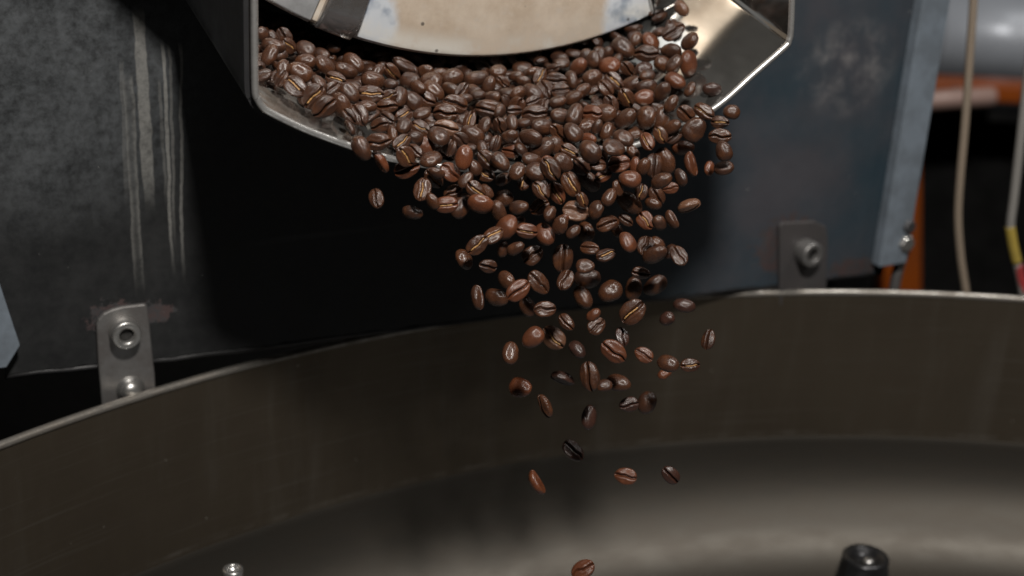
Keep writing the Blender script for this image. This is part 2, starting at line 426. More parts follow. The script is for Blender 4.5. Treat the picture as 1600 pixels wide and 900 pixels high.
# strap folded round the door's edge, with rounded corners
a0, a1 = ang_of(492, 36), ang_of(548, 58)
bm = bmesh.new(); n = 8; rows = []
prof = [(DR-0.075, 0.0012), (DR-0.075, 0.0065), (DR-0.012, 0.0075), (DR-0.004, 0.0065), (DR+0.0016, 0.0015), (DR+0.0020, -0.010), (DR+0.0020, -0.028), (DR+0.0002, -0.028), (DR+0.0002, 0.0004)]
for i in range(n+1):
    a = a0+(a1-a0)*i/n
    rows.append([bm.verts.new(polar(a, r, -WD-h)) for r, h in prof])
for A, B in zip(rows, rows[1:]):
    for i in range(len(prof)):
        j = (i+1) % len(prof); bm.faces.new((A[i], A[j], B[j], B[i]))
bm.faces.new(rows[0]); bm.faces.new(rows[-1][::-1])
o = from_bm('strap', bm, M_chrome, door, True, bevel=0.0022, segs=3); o['label'] = 'dark polished strap folded over the door edge'
# bright clip on the right edge of the door
a0, a1 = ang_of(1018, 22), ang_of(1062, -2)
bm = bmesh.new(); rows = []
prof = [(DR-0.012, 0.0008), (DR-0.012, 0.004), (DR-0.002, 0.0045), (DR+0.0018, 0.001), (DR+0.0018, -0.02), (DR+0.0003, -0.02), (DR+0.0003, 0.0003)]
for i in range(n+1):
    a = a0+(a1-a0)*i/n; rows.append([bm.verts.new(polar(a, r, -WD-h)) for r, h in prof])
for A, B in zip(rows, rows[1:]):
    for i in range(len(prof)):
        j = (i+1) % len(prof); bm.faces.new((A[i], A[j], B[j], B[i]))
bm.faces.new(rows[0]); bm.faces.new(rows[-1][::-1])
from_bm('clip', bm, M_polish, door, True, bevel=0.001)
# polished plate left of the strap
a0, a1 = ang_of(405, -12), ang_of(483, 31.5)
bm = bmesh.new(); rows = []
prof = [(DR-0.07, 0.0008), (DR-0.07, 0.003), (DR-0.001, 0.0025), (DR+0.0008, 0.0), (DR+0.0003, -0.001), (DR-0.002, 0.0004)]
for i in range(n+1):
    a = a0+(a1-a0)*i/n; rows.append([bm.verts.new(polar(a, r, -WD-h)) for r, h in prof])
for A, B in zip(rows, rows[1:]):
    for i in range(len(prof)):
        j = (i+1) % len(prof); bm.faces.new((A[i], A[j], B[j], B[i]))
bm.faces.new(rows[0]); bm.faces.new(rows[-1][::-1])
from_bm('cover_plate', bm, M_satin, door, True, bevel=0.0006)
# sooty throat plate inside the chute behind the door
bm = bmesh.new()
zt = LIP[3].z
prism(bm, [(LIP[3].x+0.004, -0.030, zt+0.20), (LIP[3].x+0.004, -0.030, zt+0.055), (LIP[12].x, -0.030, zt+0.015), (LIP[18].x-0.004, -0.030, zt+0.055), (LIP[18].x-0.004, -0.030, zt+0.20)], (0, 0.004, 0))
from_bm('throat', bm, M_soot_shade, roaster)

# ================================================================== COOLING BIN
rim_px = [(0, 703), (100, 657), (240, 605), (400, 563), (550, 530), (800, 490), (1000, 469), (1300, 458), (1450, 459), (1598, 463)]
q = np.array([on_z(x, y, RIMZ)[:2] for x, y in rim_px])
sol = np.linalg.lstsq(np.c_[2*q, np.ones(len(q))], (q**2).sum(1), rcond=None)[0]
BX, BY = float(sol[0]), float(sol[1]); BR = math.sqrt(sol[2]+BX*BX+BY*BY)
DEPTH = 0.203
FLZ = RIMZ-DEPTH
bin_ = empty('cooling_bin', (BX, BY, FLZ))
tag(bin_, 'large round brushed steel cooling bin below the chute', 'cooling bin')
def bin_material():
    m, t, b = mat('bin_steel'); g = NT(t); o = g.obj()
    sep = g.n('ShaderNodeSeparateXYZ'); g.l(o, sep.inputs[0])
    n1 = g.noise(o, 9, 5, 0.6); n2 = g.noise(o, 60, 6, 0.7); st = g.noise(o, 45, 4, 0.6, (1, 1, 0.12)); hz = g.noise(o, 9, 4, 0.6, (1, 1, 60))
    c = g.mix(g.remap(n1, 0.3, 0.7), (0.134, 0.109, 0.080), (0.104, 0.084, 0.062))
    c = g.mix(g.math('MULTIPLY', g.remap(st, 0.48, 0.75), 0.35), c, (0.185, 0.168, 0.142))
    c = g.mix(g.math('MULTIPLY', g.remap(hz, 0.55, 0.72), 0.35), c, (0.19, 0.172, 0.145))
    c = g.mix(g.math('MULTIPLY', g.remap(n2, 0.55, 0.8), 0.35), c, (0.11, 0.088, 0.068))
    # bean scuffs: a pale rubbed line
    sc = g.math('MULTIPLY', g.remap(g.math('ABSOLUTE', g.math('SUBTRACT', sep.outputs[2], 0.0875)), 0.0028, 0.0), g.remap(n2, 0.4, 0.7))
    c = g.mix(g.math('MULTIPLY', sc, 0.45), c, (0.27, 0.25, 0.22))
    vor = g.n('ShaderNodeTexVoronoi'); g.l(o, vor.inputs['Vector']); vor.inputs['Scale'].default_value = 75
    c = g.mix(g.math('MULTIPLY', g.remap(vor.outputs['Distance'], 0.05, 0.025), g.remap(n2, 0.5, 0.55)), c, (0.5, 0.47, 0.42))
    g.l(c, b.inputs['Base Color']); b.inputs['Metallic'].default_value = 0.9
    g.l(g.math('ADD', g.remap(n1, 0.3, 0.7, 0.38, 0.46), g.math('MULTIPLY', st, 0.08)), b.inputs['Roughness'])
    g.l(g.bump(g.math('ADD', g.math('MULTIPLY', hz, 0.5), g.math('ADD', n2, g.math('MULTIPLY', st, 0.6))), 0.10, 0.0006), b.inputs['Normal'])
    return m
M_bin = bin_material()
M_rim = simple('bare_rim_steel', (0.34, 0.32, 0.29), 0.42, 0.8, 80, 0.3, 0.15, (0.22, 0.20, 0.175))
SEG = 320
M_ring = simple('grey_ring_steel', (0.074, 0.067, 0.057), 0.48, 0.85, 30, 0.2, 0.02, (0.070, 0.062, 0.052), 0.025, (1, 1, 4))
bm = bmesh.new()
prof = [(BR, DEPTH-0.0025), (BR, 0.0845), (BR+0.003, 0.0845), (BR+0.003, DEPTH-0.0025)]
prof.append(prof[0])
revolve(bm, prof, Vector((0, 0, 0)), Z, X, Y, SEG)
bmesh.ops.remove_doubles(bm, verts=bm.verts, dist=1e-6)
o = from_bm('wall', bm, M_bin, bin_, True)
md = o.modifiers.new('es', 'EDGE_SPLIT'); md.split_angle = math.radians(50)
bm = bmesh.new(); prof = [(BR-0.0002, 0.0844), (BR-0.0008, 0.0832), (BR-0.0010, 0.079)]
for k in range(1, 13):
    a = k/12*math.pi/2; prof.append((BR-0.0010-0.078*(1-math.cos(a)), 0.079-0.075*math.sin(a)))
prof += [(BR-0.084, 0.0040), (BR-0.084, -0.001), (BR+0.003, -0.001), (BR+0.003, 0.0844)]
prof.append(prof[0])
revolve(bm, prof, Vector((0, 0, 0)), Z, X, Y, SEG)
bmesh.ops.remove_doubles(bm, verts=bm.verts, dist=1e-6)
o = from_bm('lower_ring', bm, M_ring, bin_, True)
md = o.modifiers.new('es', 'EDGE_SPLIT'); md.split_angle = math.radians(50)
bm = bmesh.new()
c0 = BR+0.0012; rp = []
for k in range(13):
    a = 2*math.pi*k/12; rp.append((c0+0.0027*math.cos(a), DEPTH-0.0012+0.0024*math.sin(a)))
revolve(bm, rp, Vector((0, 0, 0)), Z, X, Y, SEG)
bmesh.ops.remove_doubles(bm, verts=bm.verts, dist=1e-6)
from_bm('rim', bm, M_rim, bin_, True)
bm = bmesh.new()
revolve(bm, [(0, -0.0005), (BR-0.0835, -0.0005), (BR-0.0835, 0.0030), (0, 0.0030)], Vector((0, 0, 0)), Z, X, Y, 128)
M_floor = simple('bin_floor_steel', (0.10, 0.104, 0.108), 0.5, 0.3, 40, 0.3, 0.1)
o = from_bm('bin_floor', bm, M_floor, bin_, True); md = o.modifiers.new('es', 'EDGE_SPLIT'); md.split_angle = math.radians(40)

# ---- two uprights of the stirrer
M_post = simple('dark_post_steel', (0.05, 0.05, 0.052), 0.28, 0.75, 60, 0.5, 0.05)
M_pin = simple('pin_steel', (0.45, 0.45, 0.45), 0.28, 0.95, 120, 0.5, 0.05)
p = PD(364, 888, 0.690); h = p.z-FLZ-0.003
pin = empty('stirrer_pin', (p.x, p.y, FLZ+0.003)); tag(pin, 'thin steel pin with a shiny hollow end below the left bracket', 'pin')
bm = bmesh.new(); r = 0.0056
revolve(bm, [(0, 0.0), (r*1.8, 0.0), (r*1.8, 0.006), (r, 0.009), (r, h-0.0045)], Vector((0, 0, 0)), Z, X, Y, 28)
from_bm('shaft', bm, M_post, pin, True)
bm = bmesh.new()
revolve(bm, [(r*1.0, h-0.0045), (r*1.06, h-0.004), (r*1.06, h-0.0008), (r*0.98, h), (r*0.72, h), (r*0.64, h-0.0006), (r*0.60, h-0.003), (0, h-0.0028)], Vector((0, 0, 0)), Z, X, Y, 28)
from_bm('collar', bm, M_bolt, pin, True)
p = PD(1353, 868, 0.830); h = p.z-FLZ-0.003
post = empty('stirrer_post', (p.x, p.y, FLZ+0.003)); tag(post, 'black tapered post standing on the bin floor below the right bracket', 'post')
bm = bmesh.new(); r = 0.0158
revolve(bm, [(0, 0), (r*1.62, 0), (r*1.62, 0.003), (r*1.05, h-0.008), (r*1.0, h-0.003)], Vector((0, 0, 0)), Z, X, Y, 12)
o = from_bm('cone', bm, M_post, post, False, bevel=0.0014)
bm = bmesh.new()
revolve(bm, [(r*0.99, h-0.004), (r*1.0, h-0.001), (r*0.93, h), (r*0.60, h), (r*0.55, h-0.003), (0, h-0.003)], Vector((0, 0, 0)), Z, X, Y, 36)
from_bm('cap', bm, M_post, post, True)
bm = bmesh.new(); revolve(bm, [(0.0, h-0.0032), (0.0036, h-0.003), (0.0036, h+0.0012), (0.0028, h+0.0022), (0, h+0.0022)], Vector((0, -0.008, 0)), Z, X, Y, 20)
from_bm('screw', bm, M_bolt, post, True)

# ================================================================== BACKGROUND, right of the roaster
M_orange = simple('orange_paint', (0.28, 0.062, 0.007), 0.4, 0.0, 12, 0.25)
M_cave = simple('dark_cavity', (0.003, 0.003, 0.003), 0.9, 0.0, 20, 0.4)
M_duct = simple('pale_duct_metal', (0.42, 0.45, 0.50), 0.4, 0.2, 14, 0.15)
M_pink = simple('pale_handle', (0.36, 0.24, 0.205), 0.45, 0.0, 14, 0.15)
YB = 2.1
def bgp(px, py, y=YB): return PD(px, py, y)
cab = empty('orange_cabinet', (bgp(1600, 500).x, YB, 0)); tag(cab, 'orange painted cabinet with a black opening behind the sensor cables', 'cabinet')
def slab(name, x0, y0, x1, y1, y, depth, m, parent, bevel=0.006):
    bm = bmesh.new(); off = Vector(parent.location)
    a, b = bgp(x0, y0, y), bgp(x1, y1, y); a.x, b.x = bgp(x0, 300, y).x, bgp(x1, 300, y).x
    prism(bm, [Vector((a.x, y, a.z))-off, Vector((b.x, y, a.z))-off, Vector((b.x, y, b.z))-off, Vector((a.x, y, b.z))-off], (0, depth, 0))
    return from_bm(name, bm, m, parent, bevel=bevel)
def panel(name, quad, y, depth, m, parent, bevel=0.006):
    bm = bmesh.new(); off = Vector(parent.location)
    prism(bm, [bgp(px, py, y)-off for px, py in quad], (0, depth, 0))
    return from_bm(name, bm, m, parent, bevel=bevel)
panel('stile', [(1380, 177), (1441, 177), (1441, 900), (1380, 900)], YB, 0.05, M_orange, cab)
slab('top_rail', 1380, 122, 1830, 176, YB+0.002, 0.05, M_orange, cab)
slab('stile', 1770, 178, 1830, 900, YB, 0.05, M_orange, cab)
panel('back_panel', [(1330, 150), (1850, 150), (1850, 900), (1330, 900)], YB+0.3, 0.02, M_cave, cab, 0)
panel('inner_side', [(1425, 178), (1429, 178), (1429, 900), (1425, 900)], YB+0.051, 0.24, M_cave, cab, 0)
slab('shelf', 1382, 180, 1830, 186, YB+0.054, 0.24, M_cave, cab, 0)
slab('side_panel', 1382, 125, 1386, 900, YB+0.051, 0.25, M_cave, cab, 0)
hdl = empty('rod', bgp(1500, 155, YB-0.05)); tag(hdl, 'pale pinkish rounded rod on the orange cabinet front', 'rod')
bm = bmesh.new(); off = Vector(hdl.location)
a, b = bgp(1370, 163, YB-0.05)-off, bgp(1556, 150, YB-0.05)-off
tube(bm, [a, a.lerp(b, 0.5), a.lerp(b, 0.97), a.lerp(b, 0.995), b], [0.014, 0.014, 0.014, 0.011, 0.005], 16)
from_bm('bar', bm, M_pink, hdl, True)
bm = bmesh.new(); m_ = a.lerp(b, 0.75); tube(bm, [m_, m_+Vector((0, 0.052, 0))], 0.006, 10); from_bm('standoff', bm, M_pink, hdl, True)
bm = bmesh.new(); m_ = a.lerp(b, 0.2); tube(bm, [m_, m_+Vector((0, 0.052, 0))], 0.006, 10); from_bm('standoff', bm, M_pink, hdl, True)
duct = empty('duct', bgp(1560, 40, YB+0.25)); tag(duct, 'pale grey round duct lying above the orange cabinet', 'duct')
off = Vector(duct.location); bm = bmesh.new()
a, b = bgp(1452, 48, YB+0.25)-off, bgp(1850, 75, YB+0.25)-off
tube(bm, [a, a.lerp(b, 0.02), a.lerp(b, 0.5), b], [0.055, 0.074, 0.075, 0.075], 40)
from_bm('pipe', bm, M_duct, duct, True)
bm = bmesh.new(); c = a.lerp(b, 0.42); tube(bm, [c, c+(b-a).normalized()*0.02], 0.079, 40); from_bm('band', bm, M_duct, duct, True)
# wall far behind
bm = bmesh.new(); prism(bm, [(-2.5, 2.9, -0.1), (4, 2.9, -0.1), (4, 2.9, 3.4), (-2.5, 2.9, 3.4)], (0, 0.1, 0))
M_wall = simple('dark_wall', (0.03, 0.027, 0.024), 0.8, 0.0, 3, 0.3)
w_ = from_bm('wall', bm, M_wall); w_['kind'] = 'structure'

# ---- sensor cables hanging behind the rim
def braid(name, c1, c2):
    m, t, b = mat(name); g = NT(t); o = g.obj()
    wv = g.n('ShaderNodeTexWave', wave_type='BANDS', bands_direction='DIAGONAL'); g.l(o, wv.inputs[0]); wv.inputs['Scale'].default_value = 260; wv.inputs['Distortion'].default_value = 1.5
    g.l(g.mix(wv.outputs['Fac'], c1, c2), b.inputs['Base Color']); b.inputs['Roughness'].default_value = 0.6
    g.l(g.bump(wv.outputs['Fac'], 0.4, 0.0006), b.inputs['Normal']); return m
M_braid = braid('braided_sleeve', (0.25, 0.20, 0.15), (0.14, 0.11, 0.082))
M_braid2 = braid('grey_braid', (0.24, 0.23, 0.215), (0.13, 0.125, 0.115))
M_yellow = simple('yellow_sleeve', (0.34, 0.25, 0.05), 0.5)
M_red = simple('red_sleeve', (0.30, 0.035, 0.035), 0.5)
def cable(pxs, y, r, m, label):
    P = [PD(px, py, y) for px, py in pxs]; base = P[-1]
    e = empty('sensor_cable', base); tag(e, label, 'cable')
    bm = bmesh.new(); tube(bm, catmull([p-base for p in P], 8), r, 12); from_bm('sleeve', bm, m, e, True)
    return e, base
cable([(1532, -220), (1526, -100), (1521, 0), (1515, 90), (1508, 190), (1500, 280), (1497, 340), (1501, 400), (1509, 455), (1518, 520), (1524, 600)], 1.06, 0.0031, M_braid,
      'tan braided sensor cable hanging alone in front of the dark opening')
e, base = cable([(1640, -220), (1625, -60), (1612, 60), (1602, 150), (1592, 240), (1584, 310), (1579, 352), (1582, 380), (1590, 415), (1598, 455), (1606, 520), (1612, 600)], 1.06, 0.0034, M_braid2,
      'grey braided sensor cable with a yellow and red sleeve')
for (pts, m, r, nm) in (([(1578, 354), (1580, 366), (1583, 385), (1589, 410)], M_yellow, 0.0039, 'yellow_sleeve'), ([(1591, 414), (1594, 430), (1600, 456)], M_red, 0.0037, 'red_sleeve')):
    bm = bmesh.new(); tube(bm, catmull([PD(x, y, 1.06)-base for x, y in pts], 5), r, 12); from_bm(nm, bm, m, e, True)

#BEANS#
# ================================================================== COFFEE BEANS
# Each entry: x, y, length, slant of the long axis in degrees, and how the bean lies:
# b rounded back, c crease towards the viewer, g crease with pale chaff, s on its edge; then a tint: o reddish, d dark, t tan
VIEW = {'A': (380, 0, 4.0), 'B': (740, 0, 3.077), 'C': (540, 170, 5.0), 'D': (840, 170, 5.0), 'E': (690, 330, 3.72), 'F': (760, 540, 3.75)}
SEEN = {
'A': '''120 215 100 -60 bo;185 235 80 -60 b;255 225 110 -60 c;190 290 150 -10 b;165 345 140 60 b;285 285 110 -50 g;390 310 130 -30 b;490 340 110 -20 b;565 305 90 0 bd;
250 425 110 75 b;365 455 155 -30 b;390 385 130 5 b;510 410 145 -45 b;690 395 150 -40 b;640 440 150 -20 b;235 490 110 60 c;325 540 150 -40 g;465 520 120 -50 b;440 605 165 50 g;
580 495 130 -20 g;560 550 90 40 g;505 670 165 35 c;615 655 160 -70 b;665 580 140 -50 b;800 590 160 -5 g;905 600 110 20 g;985 610 130 75 b;840 450 100 60 b;815 505 150 -15 b;
935 455 130 -50 g;1010 405 150 -30 s;1140 445 100 20 b;1040 505 130 -5 b;915 525 90 0 b;1165 515 150 10 b;1190 570 150 -40 b;1135 610 140 -25 c;1055 630 140 -45 b;1310 490 140 20 b;
1305 565 140 -20 b;1365 565 110 50 c;1390 615 90 0 b;1325 650 150 -15 c;1450 495 150 10 b;1445 575 110 -30 b;780 665 110 -5 b;900 665 130 0 c;1225 470 100 20 b;1095 560 110 -30 b''',
'B': '''25 375 95 20 b;115 345 85 10 b;75 410 90 70 b;140 395 75 -40 c;205 370 75 10 b;240 390 75 -20 b;295 350 90 0 b;325 370 90 60 g;395 385 105 -5 c;425 305 75 10 b;380 335 70 20 c;
505 320 95 50 bo;470 385 90 -70 b;540 270 70 60 b;575 285 80 80 b;610 270 70 80 b;645 255 70 70 b;655 315 105 0 bo;720 235 135 -40 b;835 260 115 0 c;780 190 75 60 b;850 200 95 -50 bo;
890 155 65 20 b;960 150 115 30 c;1000 40 85 -50 bt;950 245 100 0 b;1040 200 100 40 b;1030 305 125 -85 bo;915 310 110 -30 b;965 310 100 60 b;820 330 80 20 bd;740 330 75 -50 c;690 290 60 60 b;
570 375 95 10 b;680 390 100 -45 g;760 400 95 20 b;835 370 80 15 b;830 415 100 10 b;905 440 100 60 b;970 390 105 -30 bo;1040 430 75 60 b;1145 430 90 -10 bd;635 425 90 -50 c;525 435 85 30 b;
480 470 90 30 b;400 490 85 20 b;345 430 95 -60 c;415 435 85 10 c;285 450 110 -35 b;210 450 85 30 b;160 445 60 0 b;85 475 100 20 b;155 490 70 -60 g;205 515 100 55 c;75 525 130 -5 c;290 485 80 20 c;
335 510 80 60 c;820 470 100 5 bo;735 470 100 -60 g;660 500 90 -60 c;595 515 60 0 g;950 500 90 60 b;20 455 70 0 b;890 260 70 0 b;115 435 60 -50 b''',
'C': '''30 150 130 -60 s;125 310 200 -60 b;250 260 200 10 c;265 130 150 15 c;455 135 140 60 b;360 200 150 -75 b;440 260 160 40 g;590 150 150 -30 g;545 225 120 -20 b;595 40 140 20 b;780 35 190 0 c;
455 50 140 25 g;330 70 130 -30 c;100 50 180 -60 c;30 60 130 -50 c;785 150 190 -10 ct;720 220 180 -40 b;970 90 140 70 g;1080 135 150 60 b;990 210 190 -35 b;1205 130 130 -70 c;1305 110 130 -80 b;
1390 115 110 0 b;1290 215 140 20 b;1450 230 190 -15 b;1525 140 180 -10 b;1475 40 190 5 c;1540 310 220 35 b;890 245 130 -40 c;640 285 150 -70 bo;665 400 180 20 b;545 330 130 -40 c;470 370 170 -50 g;
480 470 200 20 co;270 415 190 -60 so;770 345 190 -40 c;820 300 130 70 g;925 380 190 80 bo;1115 405 190 -45 g;1170 270 130 70 c;1070 310 110 -70 b;1290 330 150 -10 co;1370 320 120 -50 b;1210 415 170 -50 b;
1455 400 160 -10 b;1580 420 120 -20 bo;1340 490 150 60 b;1400 555 170 75 g;1490 490 180 -10 b;1235 550 140 20 b;1085 510 170 -25 g;1010 460 130 -60 b;825 500 170 -40 co;930 550 140 50 b;690 545 180 -50 g;
600 630 180 75 g;680 720 140 -60 b;785 750 180 5 go;840 650 150 30 c;900 760 210 60 b;1025 635 180 -45 g;1095 650 130 -40 b;1055 740 200 -15 bo;1200 800 180 -70 b;1235 700 150 10 b;1355 770 160 10 b;
1525 640 160 -50 g;1520 770 160 30 g;1265 890 150 10 bo;240 700 160 -75 c;525 805 165 -10 b;1590 820 120 80 b;710 500 120 -30 b;1200 20 110 60 b;1320 10 120 0 g''',
'D': '''180 60 170 -5 b;310 60 190 70 b;420 40 160 0 co;530 40 180 0 b;680 75 190 40 b;850 70 180 80 b;965 80 190 80 b;160 180 150 -50 c;270 190 170 -50 b;370 125 150 15 b;465 140 120 70 bo;540 180 150 75 b;
670 230 170 -30 b;760 190 150 20 b;855 255 150 -60 go;960 205 140 -60 g;1055 145 150 30 b;1065 220 130 30 c;1225 160 200 50 b;1160 40 150 -40 c;1300 20 170 -30 g;1515 25 130 -5 b;1425 105 140 -5 g;
1425 215 170 0 c;1455 330 160 -70 b;1455 465 150 10 b;1340 465 90 80 bo;1135 300 170 0 bo;1205 430 190 -75 so;990 410 210 -75 b;910 440 180 85 c;830 450 140 65 b;765 440 130 85 bo;745 340 130 -50 b;
595 305 180 -10 b;635 430 170 10 co;515 520 140 30 go;410 335 190 -45 b;250 330 150 -30 g;215 240 130 -60 g;130 290 160 -60 b;50 300 180 30 b;400 235 130 -10 bo;500 350 100 -60 c;200 420 170 -40 b;
340 450 160 -40 c;405 560 190 -45 b;100 470 190 -55 g;260 590 200 -65 g;150 660 180 -65 go;30 640 160 -60 go;300 800 200 -10 ct;350 710 110 -65 g;460 790 150 65 b;560 690 150 60 b;625 620 130 -70 b;
720 550 170 -10 bo;810 650 110 75 g;725 740 220 -40 b;970 560 170 25 b;1040 620 110 10 co;1120 535 140 -65 b;930 680 160 -60 c;905 740 130 -20 b;1185 765 180 20 st;690 870 110 -40 c;840 870 150 -50 go;
950 890 100 -60 b;1055 860 150 -60 s;560 890 150 0 b;95 820 120 60 b;190 870 100 40 bo;470 440 100 0 c''',
'E': '''375 95 150 45 bo;300 140 130 35 g;210 195 140 40 g;130 280 125 -60 b;270 320 105 -10 c;495 115 125 -10 go;600 135 140 -60 bo;355 220 80 80 b;430 215 110 30 b;530 255 125 40 c;690 80 110 65 b;
765 120 95 40 b;840 120 120 -65 b;960 75 120 20 c;1020 110 90 -60 b;1080 180 125 -60 bo;1185 200 120 70 c;1240 250 150 30 b;1255 190 100 -40 b;1380 260 125 -60 c;1330 235 90 60 b;705 275 160 85 c;
720 400 125 65 c;860 215 110 -10 c;955 255 115 15 g;835 320 105 0 b;845 405 150 5 b;825 485 140 -60 b;980 465 140 25 b;1160 360 105 -10 c;1115 450 140 80 b;1240 430 145 35 b;380 400 120 -45 b;
445 460 150 40 co;565 415 150 -50 c;320 500 140 -15 b;215 500 140 -80 s;500 555 120 -60 b;600 570 125 5 c;725 645 110 -50 c;885 605 95 40 bo;900 665 110 45 c;1110 585 160 45 g;1410 550 125 -10 bd;
1310 625 90 30 bd;1550 745 115 75 c;1050 730 110 -75 cd;530 735 140 40 bo;650 735 150 -45 gt;400 825 135 85 b;790 805 115 -50 bd;1000 815 160 -40 co;1175 835 110 -30 co;440 60 60 20 b''',
'F': '''1065 105 130 -20 b;1195 115 115 0 g;1045 165 50 30 bo;200 245 135 -10 bo;445 200 140 -20 sd;605 180 190 -80 c;690 235 90 10 b;775 220 145 -15 b;340 355 140 -65 s;835 345 110 10 cd;940 335 130 65 b;
600 420 140 80 bd;510 615 140 -45 cd;300 800 150 -60 so;815 765 125 -10 co;1080 760 120 -45 cd;566 1312 140 30 co'''}
beans = []
for key, txt in SEEN.items():
    ox, oy, sc = VIEW[key]
    for e in txt.replace('\n', '').split(';'):
        x, y, L, an, kd = e.split()
        beans.append([ox+float(x)/sc, oy+float(y)/sc, float(L)/sc, float(an), kd])

# ---- bean meshes: long axis x, crease on +z
def bean_shape(seed, nx=30, ny=40):
    r = random.Random(seed)
    b_ = r.uniform(0.62, 0.84); cb = r.uniform(0.46, 0.68); cf = r.uniform(0.18, 0.34)
    sA = r.uniform(-0.12, 0.12); sB = r.uniform(-0.06, 0.06); egg = r.uniform(-0.17, 0.17); wr = r.uniform(0.016, 0.042)
    dep = r.uniform(0.26, 0.46); sig = r.choice((0.045, 0.06, 0.075, 0.12)); bend = r.uniform(-0.07, 0.07); off = Vector((r.uniform(0, 50), r.uniform(0, 50), 0))
    def y0(x): return sA*math.sin(2.6*x) + sB*math.sin(5.1*x+1)
    def P(x, ph):
        rr = max(0.0, 1-abs(x)**2.25)**0.5
        ce, se = math.cos(ph), math.sin(ph)            # ph 0 = crease side
        y = b_*rr*math.copysign(abs(se)**0.92, se)*(1+egg*x)
        z = rr*ce*(cf if ce > 0 else cb)
        if ce > 0: z = rr*cf*(ce**0.6)
        d = y-y0(x)*rr - 0.035*noise.noise(Vector((x*5, seed*3.7, 0)))
        if ce > 0:
            k = min(1.0, (1-abs(x))*6)**0.5
            z -= dep*math.exp(-(d/sig)**2)*k*min(1, ce*2)
            z += 0.065*math.exp(-((abs(d)-0.20)/0.12)**2)*k
        q = Vector((x, y, z))
        w = noise.noise(q*2.3+off)*wr*1.9 + noise.noise(Vector((x*3, y*9, z*9))+off)*wr*0.7 + noise.noise(Vector((x*9, y*12, z*12))+off)*wr*0.35
        s = 1+w
        y *= s; z = z*s + bend*x*x*0.8
        return (x*(1+0.3*w), y, z)
    xs = [-math.cos(math.pi*i/nx) for i in range(1, nx)]
    phs = []
    for j in range(ny):                                # denser round the crease
        t = (j/ny)*2-1; phs.append(math.pi*math.copysign(abs(t)**1.55, t))
    V = [P(-1, math.pi)]; 
    for x in xs: V += [P(x, p) for p in phs]
    V.append(P(1, math.pi)); Fc = []; m = len(phs)
    for i in range(len(xs)-1):
        for j in range(m):
            k = (j+1) % m
            Fc.append((1+i*m+j, 1+i*m+k, 1+(i+1)*m+k, 1+(i+1)*m+j))
    for j in range(m):
        k = (j+1) % m
        Fc.append((0, 1+k, 1+j)); Fc.append((len(V)-1, 1+(len(xs)-1)*m+j, 1+(len(xs)-1)*m+k))
    # chaff ribbon lying in the crease
    CV, CF = [], []; nn = 18; rw = random.Random(seed+90)
    a, e = rw.uniform(-0.8, -0.55), rw.uniform(0.5, 0.8)
    for i in range(nn+1):
        x = a+(e-a)*i/nn; rr = (1-abs(x)**2.25)**0.5; zc = cf*rr - 0.03 + rw.uniform(-0.03, 0.02) + bend*x*x*0.8
        w = (0.026+0.038*rw.random())*(0.25 if i in (0, nn) else 1); yc = y0(x)*rr + rw.uniform(-0.012, 0.012)
        CV += [(x, yc-w, zc), (x, yc+w, zc+rw.uniform(-0.02, 0.02)), (x, yc+w*0.8, zc-0.10), (x, yc-w*0.8, zc-0.10)]
        if i:
            o_ = 4*(i-1)
            for k in range(4):
                j = (k+1) % 4; CF.append((o_+k, o_+j, o_+4+j, o_+4+k))
    CF += [(3, 2, 1, 0), (4*nn, 4*nn+1, 4*nn+2, 4*nn+3)]
    return V, Fc, CV, CF
def bean_material(name, c1, c2, c3):
    m, t, b = mat(name); g = NT(t); o = g.obj(); info = g.n('ShaderNodeObjectInfo')
    rnd = info.outputs['Random']
    mv = g.n('ShaderNodeVectorMath', operation='ADD'); g.l(o, mv.inputs[0])
    cmb = g.n('ShaderNodeCombineXYZ'); g.l(g.math('MULTIPLY', rnd, 40.0), cmb.inputs[0]); g.l(g.math('MULTIPLY', rnd, 17.0), cmb.inputs[1]); g.l(cmb.outputs[0], mv.inputs[1])
    v = mv.outputs[0]
    n1 = g.noise(v, 1.5, 4, 0.6); n2 = g.noise(v, 7, 6, 0.75); n3 = g.noise(v, 4.5, 4, 0.6, (0.45, 2.0, 2.0))
    c = g.mix(rnd, c1, c2); c = g.mix(g.math('MULTIPLY', g.remap(n1, 0.45, 0.7), 0.7), c, c3)
    c = g.mix(g.math('MULTIPLY', g.remap(n2, 0.55, 0.75), 0.35), c, tuple(x*0.5 for x in c1))
    g.l(c, b.inputs['Base Color'])
    g.l(g.math('ADD', g.remap(n2, 0.3, 0.7, 0.19, 0.33), g.math('MULTIPLY', rnd, 0.08)), b.inputs['Roughness'])
    b.inputs['Specular IOR Level'].default_value = 0.5
    g.l(g.bump(g.math('ADD', g.math('MULTIPLY', n2, 0.5), n3), 0.20, 0.08), b.inputs['Normal'])
    return m
M_bean = {'': bean_material('roasted_bean', (0.046, 0.0182, 0.0092), (0.027, 0.0115, 0.0068), (0.072, 0.0265, 0.0105)),
          'o': bean_material('reddish_bean', (0.082, 0.0255, 0.011), (0.064, 0.022, 0.0105), (0.105, 0.034, 0.0135)),
          'd': bean_material('dark_bean', (0.032, 0.0135, 0.009), (0.026, 0.0115, 0.008), (0.042, 0.017, 0.011)),
          't': bean_material('tan_bean', (0.100, 0.047, 0.026), (0.080, 0.037, 0.021), (0.12, 0.058, 0.032))}
M_chaff = simple('chaff', (0.40, 0.22, 0.08), 0.55, 0.0, 3, 0.45)
NV = 16
SHAPES = [bean_shape(i) for i in range(NV)]
def mk(name, V, Fc, m):
    me = bpy.data.meshes.new(name); me.from_pydata(V, [], Fc); me.materials.append(m)
    for p in me.polygons: p.use_smooth = True
    return me
